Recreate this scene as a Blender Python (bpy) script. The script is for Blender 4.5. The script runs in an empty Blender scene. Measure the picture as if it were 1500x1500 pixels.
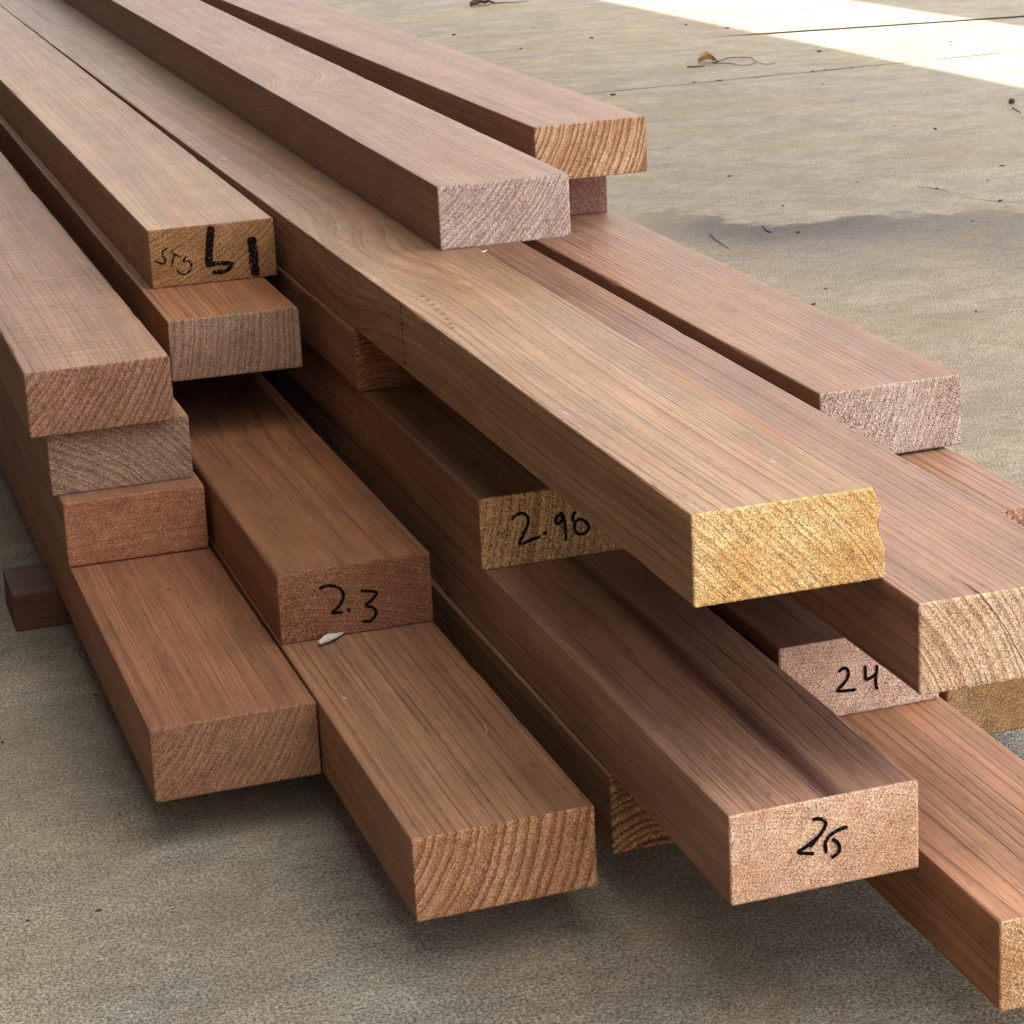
import bpy, math, random
from mathutils import Matrix, Vector, noise as mnoise
R = math.radians
scene = bpy.context.scene
col = scene.collection
random.seed(7)

# ------------------------------------------------------------------ camera
cd = bpy.data.cameras.new('camera'); cam = bpy.data.objects.new('camera', cd); col.objects.link(cam)
cam.matrix_world = Matrix(((0.946196, 0.127281, -0.297512, 0), (-0.320388, 0.239365, -0.916546, 0),
                           (-0.045445, 0.962551, 0.267265, 0.66878), (0, 0, 0, 1)))
cd.lens = 86.198; cd.sensor_width = 36; cd.shift_x = -0.03748; cd.shift_y = -0.09405
cd.clip_start = 0.05; cd.clip_end = 300
cd.dof.use_dof = True; cd.dof.focus_distance = 1.45; cd.dof.aperture_fstop = 90
scene.camera = cam

# ------------------------------------------------------------------ sky, sun, exposure
SUN_EL, SUN_AZ = R(55), R(35)      # azimuth of the sun, measured from +x towards +y
sdir = Vector((math.cos(SUN_EL)*math.cos(SUN_AZ), math.cos(SUN_EL)*math.sin(SUN_AZ), math.sin(SUN_EL)))
w = bpy.data.worlds.new('World'); scene.world = w; w.use_nodes = True
nt = w.node_tree
sky = nt.nodes.new('ShaderNodeTexSky'); sky.sky_type = 'NISHITA'; sky.sun_disc = False
sky.sun_elevation = SUN_EL; sky.sun_rotation = math.pi/2 - SUN_AZ
sky.air_density = 1.0; sky.dust_density = 3.0; sky.ozone_density = 0.6
bg = nt.nodes['Background']; bg.inputs['Strength'].default_value = 0.13
hz = nt.nodes.new('ShaderNodeHueSaturation'); hz.inputs['Saturation'].default_value = .06   # thin milky cloud
nt.links.new(sky.outputs[0], hz.inputs['Color']); nt.links.new(hz.outputs[0], bg.inputs['Color'])
sl = bpy.data.lights.new('sun', 'SUN'); sl.energy = 2.2; sl.angle = R(0.45); sl.color = (1, 0.95, 0.87)
so = bpy.data.objects.new('sun', sl); col.objects.link(so)
so.rotation_euler = sdir.to_track_quat('Z', 'Y').to_euler(); so.location = sdir*20
vs = scene.view_settings
vs.view_transform = 'Standard'; vs.look = 'None'; vs.gamma = 1; vs.use_curve_mapping = False
vs.exposure = 2.62
scene.cycles.max_bounces = 8; scene.cycles.diffuse_bounces = 5; scene.cycles.glossy_bounces = 3

# ------------------------------------------------------------------ helpers
def lin(c):
    return tuple((x/255/12.92 if x/255 <= .04045 else ((x/255+.055)/1.055)**2.4) for x in c)
def tag(o, label=None, cat=None, group=None, kind=None):
    if label: o['label'] = label
    if cat: o['category'] = cat
    if group: o['group'] = group
    if kind: o['kind'] = kind
    return o
def mesh(name, verts, faces, mat=None, parent=None, smooth=False, mats=None, fm=None):
    me = bpy.data.meshes.new(name); me.from_pydata(verts, [], faces); me.update()
    o = bpy.data.objects.new(name, me); col.objects.link(o)
    for m in (mats or ([mat] if mat else [])): me.materials.append(m)
    if fm:
        for p, k in zip(me.polygons, fm): p.material_index = k
    if smooth:
        for p in me.polygons: p.use_smooth = True
    if parent: o.parent = parent
    return o
def box(name, lo, hi, mat, parent=None):
    x0, y0, z0 = lo; x1, y1, z1 = hi
    v = [(x0,y0,z0),(x1,y0,z0),(x1,y1,z0),(x0,y1,z0),(x0,y0,z1),(x1,y0,z1),(x1,y1,z1),(x0,y1,z1)]
    f = [(0,3,2,1),(4,5,6,7),(0,1,5,4),(1,2,6,5),(2,3,7,6),(3,0,4,7)]
    return mesh(name, v, f, mat, parent)

class S:
    """tiny wrapper to write shader maths"""
    def __init__(s, name, rough=.6, spec=.3):
        s.m = bpy.data.materials.new(name); s.m.use_nodes = True; s.t = s.m.node_tree
        s.b = s.t.nodes['Principled BSDF']; s.b.inputs['Roughness'].default_value = rough
        s.b.inputs['Specular IOR Level'].default_value = spec
        tc = s.t.nodes.new('ShaderNodeTexCoord'); s.co = tc.outputs['Object']
        sp = s.t.nodes.new('ShaderNodeSeparateXYZ'); s.L(s.co, sp.inputs[0]); s.x, s.y, s.z = sp.outputs
    def L(s, a, b):
        if hasattr(a, 'node'): s.t.links.new(a, b)
        else: b.default_value = a
    def M(s, op, a, b=0.0, c=0.0, clamp=False):
        n = s.t.nodes.new('ShaderNodeMath'); n.operation = op; n.use_clamp = clamp
        s.L(a, n.inputs[0]); s.L(b, n.inputs[1]); s.L(c, n.inputs[2]); return n.outputs[0]
    def add(s, a, b): return s.M('ADD', a, b)
    def mul(s, a, b, clamp=False): return s.M('MULTIPLY', a, b, 0., clamp)
    def sub(s, a, b): return s.M('SUBTRACT', a, b)
    def vec(s, x, y, z):
        n = s.t.nodes.new('ShaderNodeCombineXYZ'); s.L(x, n.inputs[0]); s.L(y, n.inputs[1]); s.L(z, n.inputs[2]); return n.outputs[0]
    def sc(s, kx, ky, kz, off=0.0):
        n = s.t.nodes.new('ShaderNodeVectorMath'); n.operation = 'MULTIPLY_ADD'
        s.L(s.co, n.inputs[0]); n.inputs[1].default_value = (kx, ky, kz); n.inputs[2].default_value = (off, off*1.7, off*.6)
        return n.outputs[0]
    def noise(s, v, scale=1., detail=2., rough=.5, color=False, dim='3D'):
        n = s.t.nodes.new('ShaderNodeTexNoise'); n.noise_dimensions = dim
        if dim == '1D': s.L(v, n.inputs['W'])
        else: s.L(v, n.inputs['Vector'])
        n.inputs['Scale'].default_value = scale; n.inputs['Detail'].default_value = detail; n.inputs['Roughness'].default_value = rough
        return n.outputs['Color'] if color else n.outputs['Fac']
    def sm(s, v, a, b, lo=0., hi=1.):
        n = s.t.nodes.new('ShaderNodeMapRange'); n.interpolation_type = 'SMOOTHSTEP'
        s.L(v, n.inputs[0]); n.inputs[1].default_value = a; n.inputs[2].default_value = b; n.inputs[3].default_value = lo; n.inputs[4].default_value = hi
        return n.outputs[0]
    def mix(s, f, a, b, mode='MIX'):
        n = s.t.nodes.new('ShaderNodeMix'); n.data_type = 'RGBA'; n.blend_type = mode; n.clamp_factor = True
        s.L(f, n.inputs[0])
        for k, c in ((6, a), (7, b)):
            if hasattr(c, 'node'): s.t.links.new(c, n.inputs[k])
            else: n.inputs[k].default_value = (*c, 1)
        return n.outputs[2]
    def gain(s, c, f):
        """colour times a scalar"""
        n = s.t.nodes.new('ShaderNodeVectorMath'); n.operation = 'SCALE'
        s.L(c, n.inputs[0]); s.L(f, n.inputs['Scale']); return n.outputs[0]
    def bump(s, h, dist, strength=1.):
        n = s.t.nodes.new('ShaderNodeBump'); n.inputs['Strength'].default_value = strength; n.inputs['Distance'].default_value = dist
        s.L(h, n.inputs['Height']); s.t.links.new(n.outputs[0], s.b.inputs['Normal'])
    def out(s, c): s.t.links.new(c, s.b.inputs['Base Color'])

BOARD_GAIN = .86
END_GAIN = 1.04
def rings(s, p, seed, body=True):
    px, pz = p['pith']; amp = p.get('warp', .010)
    nc = s.noise(s.sc(7, 1.1, 7, seed), 1., 2., .5, color=True)
    sp = s.t.nodes.new('ShaderNodeSeparateColor'); s.L(nc, sp.inputs[0])
    n2 = s.noise(s.sc(60, 5, 60, seed+3), 1., 1., .5)
    dx = s.add(s.sub(s.x, px), s.mul(s.sub(sp.outputs[0], .5), amp*2))
    dz = s.add(s.sub(s.z, pz), s.mul(s.sub(sp.outputs[1], .5), amp*2))
    r = s.M('SQRT', s.add(s.mul(dx, dx), s.mul(dz, dz)))
    r = s.add(r, s.mul(s.sub(n2, .5), .0022))
    for kx, ky, sx, sy, a in p.get('knots', ()):
        ex = s.M('DIVIDE', s.sub(s.x, kx), sx); ey = s.M('DIVIDE', s.sub(s.y, ky), sy)
        r = s.add(r, s.mul(s.M('EXPONENT', s.mul(s.add(s.mul(ex, ex), s.mul(ey, ey)), -1.)), a))
    ph = s.mul(r, p['freq'])
    ph = s.add(ph, s.mul(s.noise(ph, .45, 1., .5, dim='1D'), 1.6))
    fr = s.M('FRACT', ph)
    late = s.mul(s.sm(fr, .25 if not body else .52, .92), s.sm(fr, 1.0, .93))
    return r, ph, late

def wood_body(name, p, seed):
    s = S(name, p.get('rough', .55), p.get('spec', .22))
    r, ph, late = rings(s, p, seed)
    fib = s.noise(s.sc(1100, 9, 1100, seed), 1., 2., .6)
    stk = s.noise(s.sc(230, 2.2, 230, seed+5), 1., 2., .55)
    lrg = s.noise(s.sc(14, 1.3, 14, seed+9), 1., 3., .55)
    por = s.noise(s.sc(900, 75, 900, seed+2), 1., 1., .5)
    ringtone = s.noise(ph, .23, 2., .6, dim='1D')
    def soft(c, k=.13):
        l = .3*c[0]+.55*c[1]+.15*c[2]; g_ = (l*1.06, l, l*.90); q_ = tuple(a*(1-k)+b*k for a, b in zip(c, g_)); return (q_[0]*1.0, q_[1]*.975, q_[2]*.86)
    base, dark, tint = soft(lin(p['base'])), soft(lin(p['dark']), .15), soft(lin(p['tint']))
    c = s.mix(s.sm(lrg, .35, .66), base, tint)
    c = s.mix(s.mul(late, s.mul(s.sm(s.add(s.mul(stk, .6), s.mul(ringtone, .4)), .34, .62), p.get('contrast', .45))), c, dark)
    c = s.mix(s.mul(s.sm(stk, .50, .74), p.get('streak', .28)), c, dark)
    c = s.gain(c, s.sm(fib, .22, .78, .70, 1.30))
    c = s.gain(c, s.sm(por, .60, .74, 1., 1-p.get('pores', .4)))
    c = s.gain(c, s.sm(ringtone, .3, .7, .86, 1.12))
    h = s.add(s.mul(late, -.6), s.add(s.mul(fib, .8), s.mul(por, -.5)))
    if p.get('chatter'):      # planer chatter marks across the board
        w1 = s.mul(s.sub(s.noise(s.sc(22, 330, 22, seed), 1., 2., .5), .5), 4.)
        pat = s.sm(s.noise(s.sc(16, 9, 16, seed+11), 1., 2.), .40, .62)
        w1 = s.mul(w1, pat); c = s.gain(c, s.add(1., s.mul(w1, p['chatter'][1]))); h = s.add(h, s.mul(w1, .8))
    if p.get('band'):         # darker heartwood band along the length
        bx, bw, ba = p['band']
        d = s.M('ABSOLUTE', s.sub(s.add(s.x, s.mul(s.sub(lrg, .5), .03)), bx))
        c = s.mix(s.mul(s.sm(d, bw, 0.), ba), c, lin(p['dark']))
    if p.get('scuff'):
        sn = s.noise(s.sc(70, 22, 70, seed+4), 1., 4., .65)
        c = s.mix(s.mul(s.sm(sn, .62, .72), p['scuff']), c, (.55, .50, .45))
    if p.get('streak_at'):      # short orange strip of wane beside the edge
        ex, ey0, ey1 = p['streak_at']
        m_ = s.mul(s.sm(s.add(s.x, s.mul(s.sub(lrg, .5), .006)), ex-.0012, ex+.0006), s.mul(s.sm(s.y, ey0, ey0+.05), s.sm(s.y, ey1, ey1-.08)))
        c = s.mix(s.mul(m_, .5), c, lin((164, 104, 62)))
    if p.get('dull'):         # dirty grey handling marks
        dn = s.noise(s.sc(22, 7, 22, seed+14), 1., 4., .6)
        c = s.mix(s.mul(s.sm(dn, .52, .68), p['dull']), c, (.20, .18, .17))
    blot = s.noise(s.sc(32, 15, 32, seed+21), 1., 3., .6)
    c = s.gain(c, s.sm(blot, .3, .7, .90, 1.10))
    s.out(s.gain(c, BOARD_GAIN*p.get('g', 1.)))
    s.L(s.sm(fib, .3, .7, p.get('rough', .55)-.08, p.get('rough', .55)+.12), s.b.inputs['Roughness'])
    s.bump(h, .00035*p.get('bump', 1.), .8)
    return s.m

def wood_end(name, p, seed):
    s = S(name, .85, .12)
    r, ph, late = rings(s, p, seed, False)
    e = p['end']
    a, b, d = lin(e[0]), lin(e[1]), lin(e[2])
    sp1 = s.noise(s.sc(950, 950, 950, seed), 1., 2., .65)
    sp2 = s.noise(s.sc(1500, 1500, 1500, seed+4), 1., 1., .5)
    big = s.noise(s.sc(26, 26, 26, seed+7), 1., 3., .55)
    mid = s.noise(s.sc(150, 150, 150, seed+8), 1., 2., .5)
    rc = p.get('ering', .5)
    c = s.mix(s.sm(big, .36, .64), a, b)
    ringm = s.mul(late, rc)
    c = s.mix(s.mul(ringm, s.sm(sp1, .2, .5, .45, 1.)), c, d)
    ray = s.noise(s.mul(r, p['freq']*3.2), 1., 2., .5, dim='1D')
    c = s.gain(c, s.sm(ray, .3, .7, .88, 1.10))
    ang = p.get('saw', -0.6)
    sl_ = s.add(s.mul(s.x, math.cos(ang)*900), s.mul(s.z, math.sin(ang)*900))
    saw = s.noise(s.vec(sl_, s.mul(s.add(s.mul(s.x, -math.sin(ang)), s.mul(s.z, math.cos(ang))), 45.), 0.), 1., 2., .5)
    c = s.gain(c, s.sm(saw, .3, .7, .84, 1.12))
    pk = p.get('speck', .6)
    # pits gather in the open early wood
    thr = s.add(sp1, s.mul(ringm, .07))
    c = s.mix(s.mul(s.sm(thr, .535, .63), s.mul(pk*1.15, s.sm(s.noise(s.sc(110, 110, 110, seed+17), 1., 3., .6), .38, .62, .25, 1.))), c, s.gain(s.mix(.5, d, a), .45))
    c = s.mix(s.mul(s.sm(sp2, .56, .65), pk*1.05), c, s.gain(s.mix(.8, a, d), .35))
    c = s.gain(c, s.sm(sp1, .30, .62, 1.32, .78))
    c = s.mix(s.mul(s.sm(sp2, .42, .30), .22), c, (.85, .74, .60))
    c = s.gain(c, s.sm(mid, .3, .7, .92, 1.08))
    s.out(s.gain(c, END_GAIN*p.get('eg', 1.)))
    h = s.add(s.mul(sp1, -1.), s.add(s.mul(sp2, -.5), s.add(s.mul(late, -.35*rc), s.mul(saw, .35))))
    s.bump(h, .0012, .9)
    return s.m

def ink(name, thr):
    s = S(name, .8, .05)
    n = s.noise(s.sc(900, 900, 900, 3.), 1., 2., .6)
    n2 = s.noise(s.vec(s.add(s.mul(s.x, 260.), s.mul(s.z, -260.)), s.mul(s.y, 200.), s.add(s.mul(s.x, 500.), s.mul(s.z, 900.))), 1., 2., .6)
    s.out(s.mix(s.sm(n, .4, .7), (.003, .002, .003), (.014, .010, .010)))
    s.L(s.sm(s.add(s.mul(n, .5), s.mul(n2, .5)), thr, thr-.05), s.b.inputs['Alpha'])
    return s.m

# ------------------------------------------------------------------ concrete ground and the unseen roofs added to shade it
def concrete():
    s = S('concrete', .75, .25)
    big = s.noise(s.sc(.9, .9, .9, 4.), 1., 4., .6)
    med = s.noise(s.sc(5, 5, 5, 1.), 1., 4., .6)
    grain = s.noise(s.sc(430, 430, 430, 0.), 1., 3., .7)
    fine = s.noise(s.sc(850, 850, 850, 2.), 1., 2., .6)
    strk = s.noise(s.sc(10, 15, 10, 6.), 1., 6., .62)
    a, b, c3 = (.372, .306, .216), (.322, .288, .230), (.392, .306, .190)
    c = s.mix(s.sm(big, .36, .62), a, b)
    c = s.mix(s.mul(s.sm(med, .45, .68), .55), c, c3)
    c = s.gain(c, s.sm(strk, .32, .68, .84, 1.13))
    # damp purple-grey stain with a sharp upper lip, right of the pile
    wob = s.mul(s.sub(s.noise(s.sc(4.5, 4.5, 4.5, 8.), 1., 6., .65), .5), .60)
    # lip runs through (1.29,3.18) (1.42,3.18) (1.58,2.96) (1.68,2.98)
    u = s.sub(s.add(s.y, s.mul(s.sub(s.x, 1.30), .62)), s.add(3.20, wob))
    edge = s.mul(s.sm(u, .02, -.03), s.sm(u, -.60, -.02))
    side = s.mul(s.sm(s.x, 1.10, 1.30), s.sm(s.x, 2.2, 1.35, .25, 1.))
    st = s.mul(s.mul(edge, side), s.sm(strk, .25, .6, .55, 1.))
    c = s.mix(s.mul(st, .95), c, (.118, .106, .098))
    dk = s.M('EXPONENT', s.mul(s.add(s.M('POWER', s.M('DIVIDE', s.sub(s.x, 1.36), .16), 2.), s.M('POWER', s.M('DIVIDE', s.sub(s.y, 3.08), .11), 2.)), -1.))
    c = s.mix(s.mul(s.mul(dk, edge), .85), c, (.06, .052, .052))
    gp = s.M('EXPONENT', s.mul(s.add(s.M('POWER', s.M('DIVIDE', s.sub(s.x, .765), .05), 2.), s.M('POWER', s.M('DIVIDE', s.sub(s.y, 1.39), .10), 2.)), -1.))
    c = s.mix(s.mul(gp, .75), c, s.mix(s.sm(fine, .40, .60), (.62, .62, .60), (.10, .10, .095)))
    mot = s.noise(s.sc(55, 85, 55, 16.), 1., 4., .65)
    c = s.gain(c, s.sm(mot, .3, .7, .84, 1.15))
    # small dark spots and pinholes
    spot = s.noise(s.sc(26, 26, 26, 5.), 1., 2., .5)
    c = s.mix(s.mul(s.sm(spot, .70, .78), .45), c, (.12, .10, .085))
    c = s.gain(c, s.sm(grain, .36, .64, .46, 1.60))
    c = s.mix(s.mul(s.sm(fine, .56, .66), .7), c, (.085, .07, .05))
    c = s.mix(s.mul(s.sm(fine, .42, .30), .6), c, (.62, .58, .52))
    warmth = s.noise(s.sc(3.2, 3.2, 3.2, 12.), 1., 3., .6)
    c = s.mix(s.mul(s.sm(warmth, .50, .66), .30), c, (.36, .26, .13))
    s.out(c)
    s.bump(s.add(s.mul(grain, 1.), s.add(s.mul(fine, .6), s.mul(med, .15))), .0030, 1.)
    return s.m
CON = concrete()
sj = S('joint_filler', .95, .05)
jn = sj.noise(sj.sc(60, 60, 60), 1., 3.)
sj.out(sj.mix(jn, (.10, .085, .07), (.22, .19, .155)))
# the slabs; 5 mm joints between them show a filler a little lower
joints = [4.462, 5.075]
ys = [-30] + joints + [40]
gv, gf = [], []
for i in range(len(ys)-1):
    hw = {1: .0022, 2: .0002}
    y0 = ys[i] + (hw[i] if i else 0); y1 = ys[i+1] - (hw[i+1] if i < len(ys)-2 else 0)
    k = len(gv); n = 90
    for j in range(n+1):
        x = (-20 if j == 0 else 25) if j in (0, n) else -1 + 6*(j-1)/(n-2)
        def jit(y, s_):
            a_ = s_*abs(mnoise.noise(Vector((x*9, y, 0))))*.004 if 0 < y < 8 else 0
            t_ = .03*(x-1.8) if abs(y-joints[0]) < .02 else (-.16*(x-2.4) if abs(y-joints[1]) < .02 else 0)
            w_ = -s_*.014*min(1, max(0, (x-2.12)/.06)) if abs(y-joints[1]) < .02 else 0
            return y + a_ + t_ - w_
        gv += [(x, jit(y0, 1), 0), (x, jit(y1, -1), 0)]
    for j in range(n): gf.append((k+2*j, k+2*j+2, k+2*j+3, k+2*j+1))
tag(mesh('concrete_floor', gv, gf, CON), kind='structure')
tag(mesh('ground', [(-60, -60, -.012), (60, -60, -.012), (60, 60, -.012), (-60, 60, -.012)], [(0, 1, 2, 3)], sj.m), kind='structure')

rm = S('bounce_soffit', .8, .2); rn = rm.noise(rm.sc(3, 3, 3), 1., 3.)
rm.out(rm.mix(rn, (.70, .66, .60), (.78, .74, .68)))  # pale underside, bounces light down onto the board tops
k_ = sdir.x/sdir.z; ky_ = sdir.y/sdir.z
RZ = 3.2
def slab(name, pts, z0, z1, mat, parent):
    n = len(pts); v = [(x, y, z0) for x, y in pts] + [(x, y, z1) for x, y in pts]
    f = [tuple(reversed(range(n))), tuple(range(n, 2*n))] + [(i, (i+1) % n, n+(i+1) % n, n+i) for i in range(n)]
    return mesh(name, v, f, mat, parent)
def e1(y): return 2.235 - .051*(y-RZ*ky_-4.5) + RZ*k_             # edge that throws the near side of the sun strip
def e2(y): return 2.70 - .085*(y-RZ*ky_-5.0) + (RZ+.1)*k_         # added awning: shades the far side of the strip
YF, YB = 1.75, 10.5
ro = bpy.data.objects.new('added_shade_roof', None); col.objects.link(ro)  # roof added out of view to shade the pile and floor
slab('shade_roof_deck', [(-.48, YF), (e1(YF), YF), (e1(YB), YB), (-.48, YB)], RZ, RZ+.1, rm.m, ro)
tag(ro, 'added pale flat roof out of view, shading the timber pile and floor', 'roof')
ro2 = bpy.data.objects.new('added_shade_awning', None); col.objects.link(ro2)  # awning added out of view to bound the sunlit strip
slab('shade_awning_deck', [(e2(YF), YF), (e2(YF)+2.2, YF), (e2(YF)+2.2, YB), (e2(YB), YB)], RZ, RZ+.1, rm.m, ro2)
tag(ro2, 'added flat awning out of view, shading the floor beyond the sunlit strip', 'awning')
wm = S('shade_wall_dark', .9, .1); wn = wm.noise(wm.sc(4, 4, 4), 1., 3.)
wm.out(wm.mix(wn, (.05, .042, .033), (.075, .062, .05)))  # kept dark so little light bounces back to the pile
wl = box('added_shade_wall', (-.68, -5, 0), (-.50, 10.6, 3.4), wm.m)  # wall added out of view to block light from the left
tag(wl, 'added dark brown wall out of view, keeping light off the left faces', 'wall')

# ------------------------------------------------------------------ boards
W0, H0 = .1075, .05
def board(p):
    x0, y0, z0, yaw, bow, dW, dH, sk = p['fit']
    W, H = W0+dW, H0+dH+p.get('dh', 0)
    z0 = .0315 + p['lvl']*.0504 + p.get('dz', 0)
    seed = p['seed']
    root = bpy.data.objects.new('timber_board', None); col.objects.link(root)
    root.empty_display_size = .05
    root.location = (x0, y0, z0); root.rotation_euler = (0, 0, -yaw)
    tag(root, p['label'], 'timber board', 'stacked timber boards')
    mb = wood_body('planed_timber', p, seed); me_ = wood_end('sawn_end_grain', p, seed)
    rc = p.get('rc', (.0012, .0012, .0012, .0012))       # BL BR TR TL edge rounding
    Lb = p.get('len', 3.4)
    CAP = .0016
    def prof(y, jitter=.00012, cham=None):
        """outline, anticlockwise seen from the front, bottom left first"""
        def n(k): return mnoise.noise(Vector((y*3.1+seed, k*7.3, seed)))*jitter*3
        cs = [(0, 0, 1, 1), (W, 0, -1, 1), (W, H, -1, -1), (0, H, 1, -1)]
        out = []
        for i, (cx_, cz_, sx, sz) in enumerate(cs):
            rr = rc[i]*(1 + 1.2*mnoise.noise(Vector((y*14, i*5., seed)))) if rc[i] > .002 else rc[i]
            rr = max(rr, .0004)*(1 + 5*max(0, mnoise.noise(Vector((y*31, i*9., seed*1.3)))-.28))
            jx, jz = n(i), n(i+10)
            ccx, ccz = cx_+sx*rr, cz_+sz*rr
            a0 = {0: math.pi, 1: 1.5*math.pi, 2: 0., 3: .5*math.pi}[i]
            for t in range(4):
                a = a0 + t/3*math.pi/2
                X_, Z_ = ccx+rr*math.cos(a)+jx, ccz+rr*math.sin(a)+jz
                out.append((X_, Z_))
        if p.get('wane'):
            w_ = p['wane'](y)
            out = [(min(X_, W - w_[0] - (w_[1]-w_[0])*max(0, 1-abs(Z_)/H)) if False else X_ - (w_ if Z_ > H*.7 and X_ > W*.6 else 0), Z_) for X_, Z_ in out]
        return out
    ysb = [CAP] + [CAP + .02*i for i in range(1, 41)]
    while ysb[-1] < Lb: ysb.append(min(Lb, ysb[-1]+.06))
    v, f = [], []
    for y in ysb:
        for X_, Z_ in prof(y): v.append((X_ + bow*y*y, y + sk*X_, Z_))
    n = 16
    for i in range(len(ysb)-1):
        for k in range(n):
            a, b = i*n+k, i*n+(k+1) % n
            f.append((a, b, b+n, a+n))
    f.append(tuple(reversed(range(n)))); f.append(tuple(range((len(ysb)-1)*n, len(ysb)*n)))
    bd = mesh('body', v, f, mb, root)
    # sawn end: dense rough cap with a slightly torn outline
    nx, nz = 110, 52
    P = prof(CAP)
    cv, cf = [], []
    fr_ = p.get('fray', .00035)
    def rj(k, a): return (mnoise.noise(Vector((k*.9, a, seed))) + .6*mnoise.noise(Vector((k*2.7, a, seed+3))))
    for j in range(nz+1):
        for i in range(nx+1):
            X_, Z_ = W*i/nx, H*j/nz
            # rounded corners
            for ci, (cx_, cz_, sx, sz) in enumerate(((0,0,1,1),(W,0,-1,1),(W,H,-1,-1),(0,H,1,-1))):
                rr = max(rc[ci], .0004); ddx, ddz = (X_-cx_)*sx, (Z_-cz_)*sz
                if ddx < rr and ddz < rr:
                    q = math.hypot(rr-ddx, rr-ddz)
                    if q > rr: t = rr/q; X_, Z_ = cx_+sx*(rr-(rr-ddx)*t), cz_+sz*(rr-(rr-ddz)*t)
            ed = 0
            if i == 0: X_ += fr_*rj(j, 1.) * .6
            if i == nx: X_ += fr_*rj(j, 2.)
            if j == 0: Z_ += fr_*rj(i, 3.) * .5
            if j == nz: Z_ += fr_*rj(i, 4.) * .35
            if i in (0, nx) or j in (0, nz): ed = .0003
            if p.get('rag'):
                t = i/nx
                if t > .8: X_ -= p['rag'](Z_/H)*(t-.8)/.2
            Y_ = ed + .00022*mnoise.noise(Vector((X_*900, Z_*900, seed))) + .0003*mnoise.noise(Vector((X_*120, Z_*120, seed)))
            cv.append((X_, Y_ + sk*X_, Z_))
    for j in range(nz):
        for i in range(nx):
            a = j*(nx+1)+i; cf.append((a, a+1, a+nx+2, a+nx+1))
    per = [i for i in range(nx+1)] + [(j)*(nx+1)+nx for j in range(1, nz+1)] + [nz*(nx+1)+i for i in range(nx-1, -1, -1)] + [j*(nx+1) for j in range(nz-1, 0, -1)]
    k0 = len(cv)
    for q in per:
        X_, Y_, Z_ = cv[q]; cv.append((min(max(X_, 0.), W), CAP+.0004+sk*X_, min(max(Z_, 0.), H)))
    m_ = len(per)
    for t in range(m_):
        cf.append((per[(t+1) % m_], per[t], k0+t, k0+(t+1) % m_))
    en = mesh('sawn_end', cv, cf, me_, root)
    for pl in en.data.polygons: pl.use_smooth = True
    # shadow-thin splits, handwriting
    for nm, mat_, wd, strokes in p.get('marks', ()):
        ribbon(nm, strokes, wd, mat_, root, sk)
    for nm, mat_, wd, strokes in p.get('topmarks', ()):
        ribbon(nm, strokes, wd, mat_, root, sk, top=H, taper=(nm == 'crack'))
    p['root'] = root
    return root

def smooth_line(pts, n=6):
    if len(pts) < 3: return pts
    q = [pts[0]] + list(pts) + [pts[-1]]; o = []
    for i in range(1, len(q)-2):
        for k in range(n):
            t = k/n
            o.append(tuple(.5*((2*q[i][c]) + (-q[i-1][c]+q[i+1][c])*t + (2*q[i-1][c]-5*q[i][c]+4*q[i+1][c]-q[i+2][c])*t*t + (-q[i-1][c]+3*q[i][c]-3*q[i+1][c]+q[i+2][c])*t**3) for c in (0, 1)))
    o.append(tuple(pts[-1])); return o
def ribbon(name, strokes, wd, mat, parent, sk=0, top=None, taper=False):
    v, f = [], []
    for si, st in enumerate(strokes):
        if len(st) == 2 and math.dist(*st) < .0025: st = [st[0], ((st[0][0]+st[1][0])/2+.0002, (st[0][1]+st[1][1])/2), st[1]]
        L_ = smooth_line(st); m = len(L_); k0 = len(v); a = wd if not isinstance(wd, (list, tuple)) else wd[si]
        for i, (x, z) in enumerate(L_):
            i0, i1 = max(0, i-1), min(m-1, i+1)
            tx, tz = L_[i1][0]-L_[i0][0], L_[i1][1]-L_[i0][1]; l = math.hypot(tx, tz) or 1; nx_, nz_ = -tz/l, tx/l
            e = min(i, m-1-i)
            hw = a/2*(.55 if e == 0 else .9 if e == 1 else 1.)*(1+.22*mnoise.noise(Vector((i*.8, si*3., wd if not isinstance(wd,(list,tuple)) else 1))))
            if taper: hw = a/2*(1 - i/m*.9)
            lift = .00055 + si*.00003
            if top is None:
                v += [(x+nx_*hw, -lift+sk*x, z+nz_*hw), (x-nx_*hw, -lift+sk*x, z-nz_*hw)]
            else:
                v += [(x+nx_*hw, z+nz_*hw, top+lift), (x-nx_*hw, z-nz_*hw, top+lift)]
        for i in range(m-1): f.append((k0+2*i, k0+2*i+1, k0+2*i+3, k0+2*i+2))
    return mesh(name, v, f, mat, parent)

INK = ink('marker_ink', .63); INKD = ink('dry_marker_ink', .595)
ck = S('crack_dark', .95, .05); ck.out(ck.mix(ck.noise(ck.sc(500, 500, 500), 1., 2.), (.02, .009, .006), (.13, .055, .025)))

ck2 = S('torn_grain', .8, .1); ck2.out(ck2.mix(ck2.noise(ck2.sc(700, 500, 500), 1., 2.), (.07, .04, .025), (.22, .15, .10)))
def wane_A(y): return .0052 + .0014*mnoise.noise(Vector((y*22, 1, 0))) - min(.004, max(0, y-.25)*.012)
def rag_A(t):
    pts = [(0, 0), (.1, .0002), (.34, .0003), (.48, .0034), (.62, .0048), (.77, .0020), (.88, .0044), (1, .0062)]
    for (a, va), (b, vb) in zip(pts, pts[1:]):
        if a <= t <= b: return va + (vb-va)*(t-a)/(b-a) + .0004*mnoise.noise(Vector((t*30, 0, 0)))
    return pts[-1][1]

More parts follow.
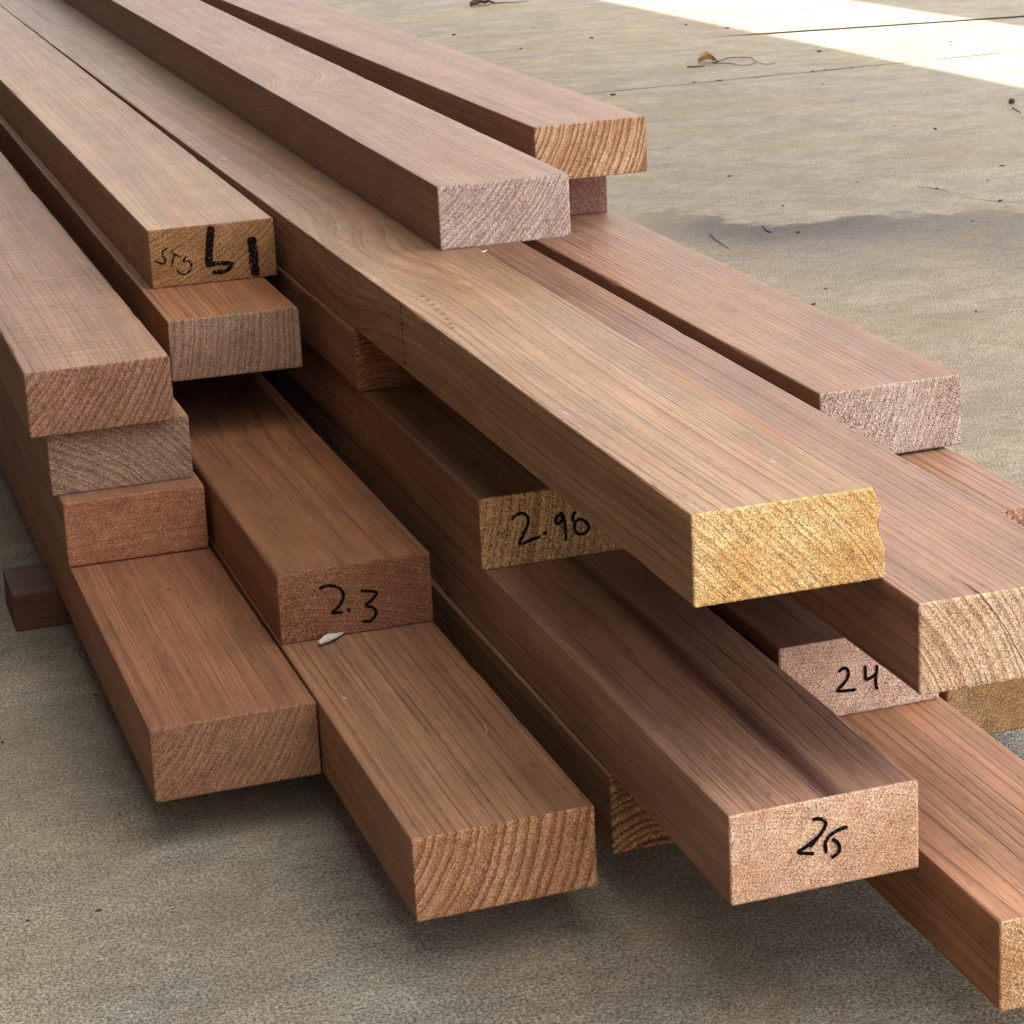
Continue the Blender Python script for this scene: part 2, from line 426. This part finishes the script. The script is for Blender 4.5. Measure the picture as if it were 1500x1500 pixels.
BR = dict(base=(150, 108, 84), dark=(92, 54, 36), tint=(166, 122, 94))
def B(**k):
    d = dict(BR); d.update(k); return d
boards = {
'L4': B(fit=(0.1936,1.4385,0,-0.0033,-0.0002,0,-0.0004,0.0036), lvl=0, seed=11., pith=(-.10,.13), contrast=0.3, streak=0.15, freq=230, ering=.45, speck=.45,
    base=(158,106,78), tint=(150,98,72), dark=(100,56,36), end=((166,122,92),(154,108,80),(108,66,46)),
    marks=[], topmarks=[('nick', ck.m, .0012, [[(0.0577,0.2591),(0.0599,0.2605),(0.0619,0.2603)]])],
    label='bottom board of the far left stack, with a small dark nick on its top'),
'L3': B(eg=1.1, fit=(0.1918,1.7801,0,0.0001,0,-0.0009,0.0001,-0.0005), lvl=1, seed=23., pith=(.05,-.5), freq=140, ering=.12, speck=.75,
    base=(150,102,84), end=((172,116,84),(158,102,72),(94,50,32)),
    label='orange-brown board with a coarse speckled end, second from the bottom of the far left stack'),
'L2': B(fit=(0.1874,1.8033,0,0.0013,0,0,-0.0001,-0.0081), lvl=2, seed=31., pith=(-.06,-.12), freq=210, ering=.5, speck=.65, saw=.96,
    end=((176,144,120),(160,126,104),(96,62,46)),
    label='board with a greyish mauve end, second from the top of the far left stack'),
'L1': B(fit=(0.1743,1.7902,0,-0.0006,0.0001,0.0012,-0.0003,0.0037), lvl=3, seed=42., pith=(-.14,.16), contrast=0.25, streak=0.12, freq=190, ering=.6, speck=.5,
    base=(160,112,86), tint=(172,128,104), chatter=(900., .30), rc=(.0018,.0018,.0016,.0016), bump=1.3,
    end=((172,126,102),(158,112,88),(96,58,40)),
    label='top board of the far left stack, its upper face crossed by fine saw marks'),
'M2': B(fit=(0.3019,1.2151,0,0.0015,0.0001,0.0007,0.0001,0.0164), lvl=0, seed=54., pith=(-.075,.075), freq=142, ering=.85, speck=.65, warp=.005,
    base=(166,116,86), dark=(100,58,36), contrast=.6, end=((206,156,116),(192,138,98),(138,84,52)),
    label='front board with bold wavy rings on its end, directly under the board marked 2.3'),
'M1': B(fit=(0.3031,1.5479,0,0.0012,0,0.0001,0.0001,0.0047), lvl=1, seed=61., pith=(.02,-.16), contrast=0.4, streak=0.2, freq=300, ering=.35, speck=.6, rc=(.001,.001,.0012,.0042),
    base=(148,98,66), tint=(158,104,72), end=((160,110,80),(148,96,68),(88,48,32)),
    label='board with 2.3 handwritten in black on its reddish brown end'),
'Q': B(fit=(0.3021,1.9066,0,0.006,-0.0005,-0.0014,0,-0.0231), lvl=3, seed=77., pith=(-.17,.06), freq=200, ering=.5, speck=.4, rc=(.001,.001,.003,.0008),
    base=(164,108,74), tint=(176,118,80), end=((172,140,116),(160,124,102),(98,66,50)),
    label='board with a plain greyish mauve end, directly under the board marked 51'),
'P': B(fit=(0.3122,2.0331,0,0.0042,0,-0.0001,-0.0001,-0.0018), lvl=4, seed=83., pith=(-.03,.17), contrast=0.2, streak=0.12, freq=260, ering=.55, speck=.75, saw=2.1,
    base=(184,146,116), tint=(176,136,110), dark=(132,92,66), dull=.18, end=((176,132,86),(160,114,70),(98,60,34)),
    label='pale-topped board with 51 in thick marker and a small scribble on its golden brown end'),
'V': B(fit=(0.4324,1.2518,0,-0.0033,0,0,-0.0001,-0.0045), lvl=0, seed=91., pith=(.03,-.03), freq=200, ering=.9, speck=.7,
    base=(120,84,60), end=((178,128,84),(160,108,66),(72,36,20)),
    label='low board with dark arched rings, its end mostly hidden under the board marked 26'),
'U': B(eg=1.08, fit=(0.4333,1.0703,0,0.0025,-0.0003,0.0002,0.0001,0.0137), lvl=1, seed=104., pith=(-.02,-.28), contrast=0.35, streak=0.2, freq=330, ering=.15, speck=.55,
    base=(176,132,112), tint=(156,112,96), dark=(84,50,44), band=(.058,.011,.9), rough=.42, spec=.45,
    end=((222,184,156),(206,160,128),(160,96,66)), 
    label='board with 26 handwritten in black on its pinkish tan end'),
'N': B(eg=1.1, fit=(0.4323,1.4939,0,-0.0002,0,0,-0.0002,0.0031), lvl=2, seed=112., pith=(-.12,.05), freq=190, ering=.45, speck=.95, rc=(.001,.001,.001,.0012),
    base=(136,98,72), contrast=.6, knots=((.004,.30,.012,.03,.02),), end=((220,178,128),(206,160,110),(84,40,26)),
    label='board with 2.98 handwritten in black on its speckled golden end'),
'T': B(eg=1.3, fit=(0.4279,1.8017,0,-0.002,0,0,0.0001,0.0026), lvl=3, seed=123., pith=(.02,-.05), freq=240, ering=.7, speck=.7, rc=(.004,.001,.001,.003), fray=.001,
    base=(150,104,76), end=((142,94,64),(124,76,50),(72,36,22)),
    label='shaded board with a rough rounded end, tucked right under the long yellow-ended board'),
'A': B(fit=(0.4327,1.1083,0,-0.0049,0.0012,0.0008,0.0002,-0.0092), lvl=4, seed=137., pith=(-.16,-.16), freq=190, ering=.5, speck=.55, saw=.92, eg=1.12, warp=.016, knots=((.028,.74,.05,.13,.022),),
    base=(176,137,108), tint=(160,118,90), dark=(104,68,46), contrast=.5, streak=.25, scuff=.4, streak_at=(.0935, .06, .34), wane=wane_A, rag=rag_A, fray=.0007, bump=1.4,
    end=((232,200,146),(214,170,108),(168,112,62)), 
    topmarks=[('staple', None, .0011, [[(0.1005,0.6935),(0.1063,0.6975)]])],
    label='long centre board with a bright yellow end and ragged right edge'),
'Z': B(fit=(0.5501,0.9993,0,0.0115,0,0.0005,0.0001,0.0008), lvl=0, seed=141., pith=(-.1,-.2), freq=240, ering=.3, speck=.7, len=2.3,
    base=(178,126,96), tint=(168,116,88), dark=(118,68,46), contrast=.6, end=((226,184,138),(206,156,108),(120,70,40)),
    label='bottom board running to the lower right corner, under the board marked 24'),
'W': B(eg=1.2, fit=(0.5518,1.2753,0,-0.0017,0,-0.0005,0.0002,0.0058), lvl=1, seed=154., pith=(0,-.4), contrast=0.4, streak=0.2, freq=300, ering=.1, speck=.7,
    base=(130,88,76), tint=(122,84,72), dark=(80,46,38), end=((214,184,166),(196,160,140),(110,72,56)),
    label='board with 24 handwritten in black on its pale pinkish end'),
'X': B(fit=(0.5386,1.0641,0,0.0018,-0.0003,0.0015,0.0001,-0.0184), lvl=3, seed=163., pith=(-.11,-.05), freq=215, ering=.6, speck=.6, saw=.56, warp=.004,
    base=(160,118,98), tint=(150,110,94), dark=(98,62,50), contrast=.55, end=((232,200,168),(222,186,150),(152,104,74)),
    label='pale tan-ended board with a split running down its end, at the right edge'),
'Y': B(fit=(0.686,1.3169,0,-0.0006,0,0,0,0.004), lvl=0, seed=171., pith=(.1,-.4), freq=260, ering=.1, speck=.7,
    end=((172,140,100),(160,122,80),(104,74,44)),
    label='olive brown board end low at the right edge, below the split-ended board'),
'BB': B(fit=(0.6577,1.3217,0,-0.002,0.0002,-0.0008,-0.0001,0.001), lvl=2, seed=185., dh=-.0016, pith=(-.12,-.12), freq=190, ering=.4, speck=.9,
    base=(170,124,104), dark=(110,68,54), contrast=.8, end=((206,160,138),(190,140,118),(96,50,36)),
    label='board showing only a sliver of its end, right under the pinkish grey ended board'),
'AA': B(eg=1.08, fit=(0.6656,1.4599,0,-0.004,-0.0002,-0.001,0,0.0085), lvl=3, seed=192., pith=(-.16,.1), contrast=0.25, streak=0.15, freq=210, ering=.3, speck=1.2,
    base=(166,122,100), tint=(158,116,98), dark=(112,74,58), end=((210,190,178),(196,170,156),(120,84,68)), fray=.0006,
    label='outer board on the right with a speckled pinkish grey end, beside the bare floor'),
'EE': B(fit=(0.6567,2.1494,0,0,0,0,0,0), lvl=4, seed=202., pith=(-.1,-.1), freq=220, ering=.3, speck=.6,
    end=((150,112,100),(138,98,86),(90,54,44)),
    label='dull pinkish brown board end mostly hidden beneath the topmost rear board'),
'DD': B(fit=(0.667,2.0628,0,-0.0062,0.0001,-0.0007,0.0001,0.0101), lvl=5, seed=217., pith=(-.07,.075), contrast=0.2, streak=0.1, freq=165, ering=.85, speck=.7, warp=.005,
    base=(172,130,108), tint=(164,122,102), end=((214,174,138),(196,150,112),(128,78,48)), fray=.0007,
    label='topmost rear board on the right, with bold curved rings on its tan end'),
'CC': B(eg=1.06, fit=(0.5074,1.8204,0,0.0096,-0.0001,0.0003,0.0002,0.0059), lvl=5, seed=226., pith=(-.10,.14), contrast=0.3, streak=0.12, freq=250, ering=.55, speck=.6, rc=(.0008,.0008,.0008,.0008),
    base=(170,130,112), tint=(160,118,98), dark=(112,76,60), knots=((.05,.62,.05,.07,.03),(.08,.95,.03,.05,.02)),
    end=((202,182,172),(190,166,156),(122,92,82)),
    label='board with a smooth lilac grey end lying on top of the long yellow-ended board'),
}
pale = S('pale_chip', .8, .2); pale.out(pale.mix(pale.noise(pale.sc(400, 400, 400), 1., 3.), (.75, .70, .66), (.45, .38, .34)))
boards['A']['topmarks'] = []
boards['U']['marks'] = [('handwriting', INK, .0021, [
    [(.0462,.0397),(.049,.0399),(.0521,.0389),(.0539,.0366),(.0532,.0343),(.0519,.0321),(.0494,.0295),(.0472,.0272),(.0446,.0246)],
    [(.0481,.0273),(.0443,.0265),(.0409,.0247),(.0381,.0231),(.0421,.0218),(.047,.0205)],
    [(.0664,.032),(.0629,.0316),(.0588,.0304),(.0553,.0283),(.0535,.0256),(.0535,.0222),(.0542,.0192)],
    [(.0572,.0267),(.0597,.025),(.0613,.0221),(.0613,.0193),(.0595,.0175),(.0567,.0162)]])]
boards['U']['marks'][0][3][1][0] = (.0500,.0300)
boards['W']['marks'] = [('handwriting', INK, .0021, [
    [(.0388,.0292),(.0406,.031),(.0432,.0313),(.045,.0295),(.0454,.027),(.0442,.0236),(.0412,.0206),(.0379,.0176),(.0423,.0166),(.0507,.016)],
    [(.0566,.0308),(.0568,.0264),(.0571,.0217),(.06,.0219),(.0638,.0238)],
    [(.0644,.0298),(.0645,.0258),(.0637,.0224),(.0637,.0181),(.0646,.0136)]])]
boards['M1']['marks'] = [('handwriting', INK, .0021, [
    [(.0285,.0361),(.0326,.0373),(.037,.0371),(.0418,.035),(.0447,.0313),(.0448,.0271),(.0428,.0233),(.0394,.0197),(.0365,.0176),(.0405,.017),(.0439,.0169)],
    [(.0468,.0182),(.0480,.0177),(.0492,.0174)],
    [(.0574,.0302),(.0625,.0292),(.0684,.0271),(.0652,.0229),(.06,.0191),(.0644,.0171),(.0671,.0138),(.0657,.0099),(.0624,.0074),(.057,.008)]])]
boards['N']['marks'] = [('handwriting', INK, .0022, [
    [(.0219,.0328),(.0243,.0352),(.0284,.0364),(.0319,.0349),(.0335,.0316),(.0329,.0276),(.0309,.0239),(.0289,.0201),(.0264,.0155),(.03,.0154),(.0355,.0169),(.0414,.0178)],
    [(.0434,.0195),(.0448,.0201),(.0463,.0207)],
    [(.058,.0329),(.0547,.0307),(.0526,.0278),(.0545,.0251),(.0569,.0272),(.0579,.0307),(.0591,.026),(.0595,.0205),(.0593,.0124)],
    [(.0675,.032),(.0651,.0287),(.0656,.025),(.0705,.0261),(.0745,.0232),(.0759,.0199),(.0737,.0161),(.0695,.0156),(.0665,.0181),(.066,.0222),(.0672,.0252)]])]
boards['P']['marks'] = [('scribble', INKD, .0015, [
    [(.0155,.0338),(.0115,.0315),(.0111,.0276),(.0131,.0242),(.0109,.0206),(.0064,.0226),(.0035,.0241)],
    [(.0173,.0316),(.0208,.0281),(.0268,.0251)], [(.0212,.0277),(.0193,.0236),(.0176,.0175)],
    [(.0307,.0255),(.028,.021),(.0319,.021),(.0346,.0171),(.0335,.0133),(.0286,.0099),(.024,.0112),(.022,.0146)]]),
    ('handwriting', INKD, [.0066, .0040, .0080], [
    [(.054,.0485),(.0527,.0412),(.051,.0303),(.0499,.0226),(.049,.0164)],
    [(.0469,.015),(.0525,.016),(.0603,.0159),(.0688,.0142),(.0653,.0098),(.0589,.0085),(.0519,.0089)],
    [(.0875,.0359),(.0882,.0247),(.0881,.0136),(.0888,.0016)]])]
boards['X']['marks'] = [('crack', ck.m, .00038, [[(.0337,.0498),(.0374,.0456),(.0416,.0405),(.0458,.0344),(.05,.0277),(.0537,.02),(.0564,.0146),(.0596,.0085),(.0618,.003)]])]
boards['X']['topmarks'] = [('crack', ck.m, .0013, [[(.0343,.0005),(.0347,.0079),(.0349,.0172),(.0346,.0252)]])]
for k, p in boards.items(): board(p)
def flat_marks(name, quads, mat, parent):
    v, f = [], []
    for q in quads:
        k = len(v); v += q; f.append(tuple(range(k, k+len(q))))
    return mesh(name, v, f, mat, parent)
rA = boards['A']['root']; q = []
for (y, z0, z1) in ((.5497,.0495,.0455),(.5493,.0440,.0420),(.5490,.0400,.0380),(.5487,.0365,.0335),(.5485,.0320,.0300),(.5482,.0275,.0262),(.5480,.0240,.0205),(.5477,.0180,.0165),(.5475,.0140,.0115),(.5472,.0085,.0055)):
    xx = .0012*y*y - .0009
    q.append([(xx, y-.0012, z0), (xx, y-.0014, z1), (xx, y+.0012, z1), (xx, y+.0014, z0)])
flat_marks('dotted_line', q, INKD, rA)
q = []
for i, (x, y) in enumerate(((.0200,.562),(.0186,.547),(.0180,.531),(.0168,.515),(.0158,.499),(.0140,.483),(.0118,.468),(.0090,.455))):
    z = .05025+.00045
    q.append([(x+.0035, y+.002, z), (x+.0008, y+.0012, z), (x-.003, y-.002, z), (x-.0005, y-.0022, z), (x+.002, y-.0006, z)])
flat_marks('tear_mark', q, ck2.m, rA)


# hidden courses that carry the upper boards further back (their ends lie deep inside the pile)
for x0, y0, lv, lab in ((.303, 2.35, 2, 'shaded inner board far back under the plain mauve-ended board'),
                        (.5500, 1.95, 2, 'shaded inner board deep behind the board marked 24'),
                        (.6720, 1.75, 1, 'shaded inner board deep inside the right side of the pile')):
    board(B(fit=(x0, y0, 0, 0, 0, -.0005, 0, 0), lvl=lv, seed=240.+y0*3, pith=(-.1, .1), freq=200, speck=.5,
            end=((150,110,86),(138,98,76),(90,54,40)), label=lab, len=2.6))

# bearers under the pile
def bearer(y0, lab):
    p = B(pith=(.1, -.1), freq=200, g=.75, base=(120, 78, 50), tint=(110, 70, 44), dark=(66, 38, 24), end=((120,80,52),(104,66,42),(60,34,20)))
    root = bpy.data.objects.new('bearer', None); col.objects.link(root)
    root.location = (.157, y0, 0); root.rotation_euler = (0, 0, R(0))
    tag(root, lab, 'bearer', 'bearers under the pile')
    m = wood_body('bearer_timber', p, 300+y0)
    L_, D_, H_ = .66, .072, .0309
    # grain must run along x: build along y then rotate the body
    v = []; f = []
    ysx = [L_*i/40 for i in range(41)]
    for y in ysx:
        j = mnoise.noise(Vector((y*8, y0, 0)))*.0006
        for (a, b) in ((0, .001), (.001, 0), (D_-.001, 0), (D_, .001), (D_, H_-.0012), (D_-.0012, H_), (.0012, H_), (0, H_-.0012)):
            v.append((a+j, -y, b))
    for i in range(40):
        for k in range(8):
            a, b = i*8+k, i*8+(k+1) % 8; f.append((b, a, a+8, b+8))
    f.append(tuple(range(8))); f.append(tuple(reversed(range(320, 328))))
    o = mesh('beam', v, f, m, root); o.rotation_euler = (0, 0, R(90))
    return root
bearer(1.885, 'thin brown crosswise bearer on the floor under the front of the pile')
bearer(3.9, 'thin brown crosswise bearer on the floor under the back of the pile')

# ------------------------------------------------------------------ small loose things
def lump(name, loc, size, mat, seed, flat=.5, rz=0.):
    v, f = [], []; n, m = 9, 6
    for j in range(m+1):
        th = math.pi*j/m
        for i in range(n):
            ph = 2*math.pi*i/n
            d = Vector((math.sin(th)*math.cos(ph), math.sin(th)*math.sin(ph), math.cos(th)))
            k = 1+.45*mnoise.noise(d*1.4+Vector((seed, 0, 0)))
            v.append((d.x*size[0]*k, d.y*size[1]*k, (d.z*k+.75)*size[2]))
    for j in range(m):
        for i in range(n):
            a, b = j*n+i, j*n+(i+1) % n; f.append((a, a+n, b+n, b))
    o = mesh(name, v, f, mat); o.location = loc; o.rotation_euler = (0, 0, rz); return o
dm = S('debris', .9, .1); dm.out(dm.mix(dm.noise(dm.sc(300, 300, 300), 1., 2.), (.02, .015, .011), (.12, .085, .055)))
DEB = [(1.975,4.296),(1.92,3.935),(1.929,3.919),(2.044,3.845),(1.636,3.973),(1.639,4.009),(1.55,3.934),(1.516,3.842),(1.672,3.797),(1.864,3.767),(1.903,3.693),(1.518,3.697),(1.595,3.52),(1.411,3.522),(1.435,3.47),(1.747,3.221),(1.579,3.319),(1.673,3.245),(1.653,3.203),(1.407,3.204),(1.684,3.069),(1.584,2.963),(1.223,2.688),(1.233,2.683),(1.185,2.614),(1.252,2.555),(1.585,2.87),(1.347,3.017),(1.333,2.486),(2.085,4.103),(2.761,5.111),(2.44,4.962),(2.395,4.665),(2.463,4.705),(2.171,4.738),(2.177,5.255),(2.127,5.383),(1.825,3.32),(1.72,3.476),(1.613,3.485),(1.815,5.58),(1.613,5.565),(1.629,5.497),(1.858,5.29),(1.663,5.21),(1.587,4.407),(1.57,4.405),(1.73,5.257),(1.389,3.622),(1.281,3.295),(.195,1.721),(.12,1.659),(.144,1.368),(.102,1.372),
       (1.78,4.47),(1.83,4.463),(2.03,4.463),(2.06,4.47),(2.12,4.475)]
for i, (x, y) in enumerate(DEB):
    near = y < 2
    s_ = (.0012 if near else random.choice((.0009, .0012, .0016, .0022, .0032)))*(1.3 if y > 4.4 else 1)
    o = lump('debris_crumb', (x, y, 0), (s_*random.uniform(1, 2.2), s_, s_*.45), dm.m, i*3.1, rz=random.uniform(-.6, 1.2))
    tag(o, 'tiny dark crumb of debris lying on the concrete floor', 'debris', 'dark crumbs scattered on the concrete floor')
o = lump('seed_pod', (2.145, 3.869, 0), (.0062, .005, .005), dm.m, 5.5)
tag(o, 'round dark seed pod on the concrete near the right edge, largest of the dark bits', 'seed pod')

def tube(name, pts, rad, mat, z=.002):
    L_ = smooth_line(pts, 5); v, f = [], []; m = len(L_)
    for i, (x, y) in enumerate(L_):
        i0, i1 = max(0, i-1), min(m-1, i+1); t = Vector((L_[i1][0]-L_[i0][0], L_[i1][1]-L_[i0][1], 0)).normalized()
        nn = Vector((-t.y, t.x, 0)); rr = rad*(1-.55*i/m)*(1+.25*mnoise.noise(Vector((x*90, y*90, 0))))
        zz = z+rad+.002*mnoise.noise(Vector((x*25, y*25, 3)))
        for k in range(6):
            a = k*math.pi/3; v.append(tuple(Vector((x, y, zz))+nn*rr*math.cos(a)+Vector((0, 0, 1))*rr*math.sin(a)))
    for i in range(m-1):
        for k in range(6):
            a, b = i*6+k, i*6+(k+1) % 6; f.append((a, b, b+6, a+6))
    f.append(tuple(reversed(range(6)))); f.append(tuple(range((m-1)*6, m*6)))
    return mesh(name, v, f, mat, smooth=True)
lf = S('dry_leaf', .75, .2); lf.out(lf.mix(lf.sm(lf.noise(lf.sc(90, 90, 90), 1., 3.), .35, .7), (.62, .42, .25), (.40, .25, .13)))
tw = S('twig_bark', .9, .1); tw.out(tw.mix(tw.noise(tw.sc(200, 200, 200), 1., 2.), (.05, .032, .02), (.11, .075, .05)))
tag(tube('twig', [(1.922,4.706),(1.936,4.716),(1.968,4.747),(1.995,4.74),(2.008,4.723),(1.989,4.646),(1.994,4.608),(2.017,4.614)], .0013, tw.m), 'long curly twig beside the dry leaf, upper of the two crossing ones', 'twig')
tag(tube('twig', [(1.943,4.689),(1.940,4.672),(1.945,4.650),(1.955,4.627),(1.986,4.642)], .0011, tw.m, .0008), 'short bent twig crossing under the long curly one by the dry leaf', 'twig')
tag(tube('twig', [(1.917,4.71),(1.918,4.681),(1.937,4.66)], .0014, tw.m), 'thin curved twig running from the right end of the dry leaf', 'twig')
tag(tube('twig', [(1.847,4.675),(1.861,4.66),(1.883,4.667)], .0018, tw.m), 'straight little twig just in front of the dry leaf', 'twig')
tag(tube('twig', [(1.235,3.062),(1.228,3.013),(1.222,2.959)], .0007, tw.m, .0), 'dark twig at the left end of the floor stain, close to the pile', 'twig')
tag(tube('twig', [(1.314,3.063),(1.306,3.031),(1.309,3.02)], .0017, dm.m), 'short thick dark twig in the purple grey floor stain', 'twig')
tag(tube('twig', [(2.112,3.806),(2.097,3.751)], .0013, dm.m), 'small brown twig right below the round seed pod', 'twig')
tag(tube('twig', [(1.638,3.236),(1.656,3.192),(1.662,3.119),(1.682,3.065),(1.706,3.039)], .0004, lf.m, -.0003), 'hair-thin curved fibre on the pale concrete above the stain', 'twig')

def leaf(name, c, L_, Wd, H_, rz, mat, seed, stem=True):
    root = bpy.data.objects.new(name, None); col.objects.link(root); root.location = (c[0], c[1], .001); root.rotation_euler = (0, 0, rz)
    v, f = [], []; n, m = 22, 12
    for i in range(n+1):
        t = i/n; wdt = Wd/2*(math.sin(math.pi*t**.8)**.75+.02)
        for j in range(m+1):
            s_ = j/m*2-1
            lob = 1+.18*mnoise.noise(Vector((t*7, s_, seed)))
            z = H_*(s_*s_*.9+.25*math.sin(t*3.1))*math.sin(math.pi*min(1, t+.1)) + .12*Wd*mnoise.noise(Vector((t*6, s_*3, seed)))+.003
            v.append(((t-.5)*L_, s_*wdt*lob*.8, max(z, .0005)))
    for i in range(n):
        for j in range(m):
            a = i*(m+1)+j; f.append((a, a+m+1, a+m+2, a+1))
    b = mesh('leaf_blade', v, f, mat, root, smooth=True)
    md = b.modifiers.new('s', 'SOLIDIFY'); md.thickness = .0006
    return root
ld = S('dark_leaf', .8, .2); ld.out(ld.mix(ld.sm(ld.noise(ld.sc(60, 60, 60), 1., 3.), .35, .7), (.10, .062, .028), (.045, .028, .015)))
tag(leaf('dry_leaf', (1.918, 4.733), .044, .044, .016, R(-15), lf.m, 2.), 'curled pale orange-brown dry leaf on the concrete near the sunlit strip', 'leaf')
tag(leaf('dry_leaf', (1.868, 6.165), .085, .045, .010, R(25), ld.m, 6.), 'flat dark brown dry leaf at the top edge of the photo', 'leaf')
tag(tube('twig', [(1.890,6.14),(1.93,6.135),(1.985,6.13)], .0018, dm.m), 'dark twig lying at the right tip of the dark brown leaf', 'twig')

# pale wood shaving on the front board, against the end marked 2.3
def chip():
    P0, P1 = Vector((.024, .3187)), Vector((.0432, .3335)); v, f = [], []; n = 14
    for i in range(n+1):
        t = i/n; c = P0.lerp(P1, t); wd = .0032*(math.sin(math.pi*min(1, t*.8+.04))**.8)*(1+.25*mnoise.noise(Vector((t*9, 0, 0)))) if t < .98 else .0018
        d = (P1-P0).normalized(); nn = Vector((-d.y, d.x))
        for j in range(7):
            s_ = j/6*2-1; q = c+nn*wd*s_
            v.append((q.x, q.y, .0015+.0032*(1-s_*s_)*math.sin(math.pi*min(1, t+.15))+.0005*mnoise.noise(Vector((t*12, s_*3, 1)))))
    for i in range(n):
        for j in range(6):
            a = i*7+j; f.append((a, a+1, a+8, a+7))
    o = mesh('wood_shaving', v, f, pale.m, smooth=True)
    md = o.modifiers.new('s', 'SOLIDIFY'); md.thickness = .0008
    return o
c = chip(); r_ = boards['M2']['root']; c.location = (r_.location.x, r_.location.y, r_.location.z+.0505)
tag(c, 'small white pointed wood shaving lying against the end marked 2.3', 'wood shaving')
def sliver(name, rootk, a, b, wd, lab, h=.0505):
    o = tube(name, [a, b], wd, pale.m, 0.); r = boards[rootk]['root']; o.location = (r.location.x, r.location.y, r.location.z+h)
    tag(o, lab, 'splinter')
sliver('splinter', 'A', (.1010, .690), (.1065, .6945), .0006, 'thin white splinter on the yellow-ended board, in front of the lilac grey end')
sliver('splinter', 'M2', (.0152, .2234), (.0178, .2185), .0005, 'tiny pale splinter on the front board near its left edge')
sliver('splinter', 'M2', (.0861, .1414), (.0842, .1290), .0003, 'hair-thin pale splinter on the front board near its right edge')
# splinter hanging from the lower right corner of the plain mauve-ended board
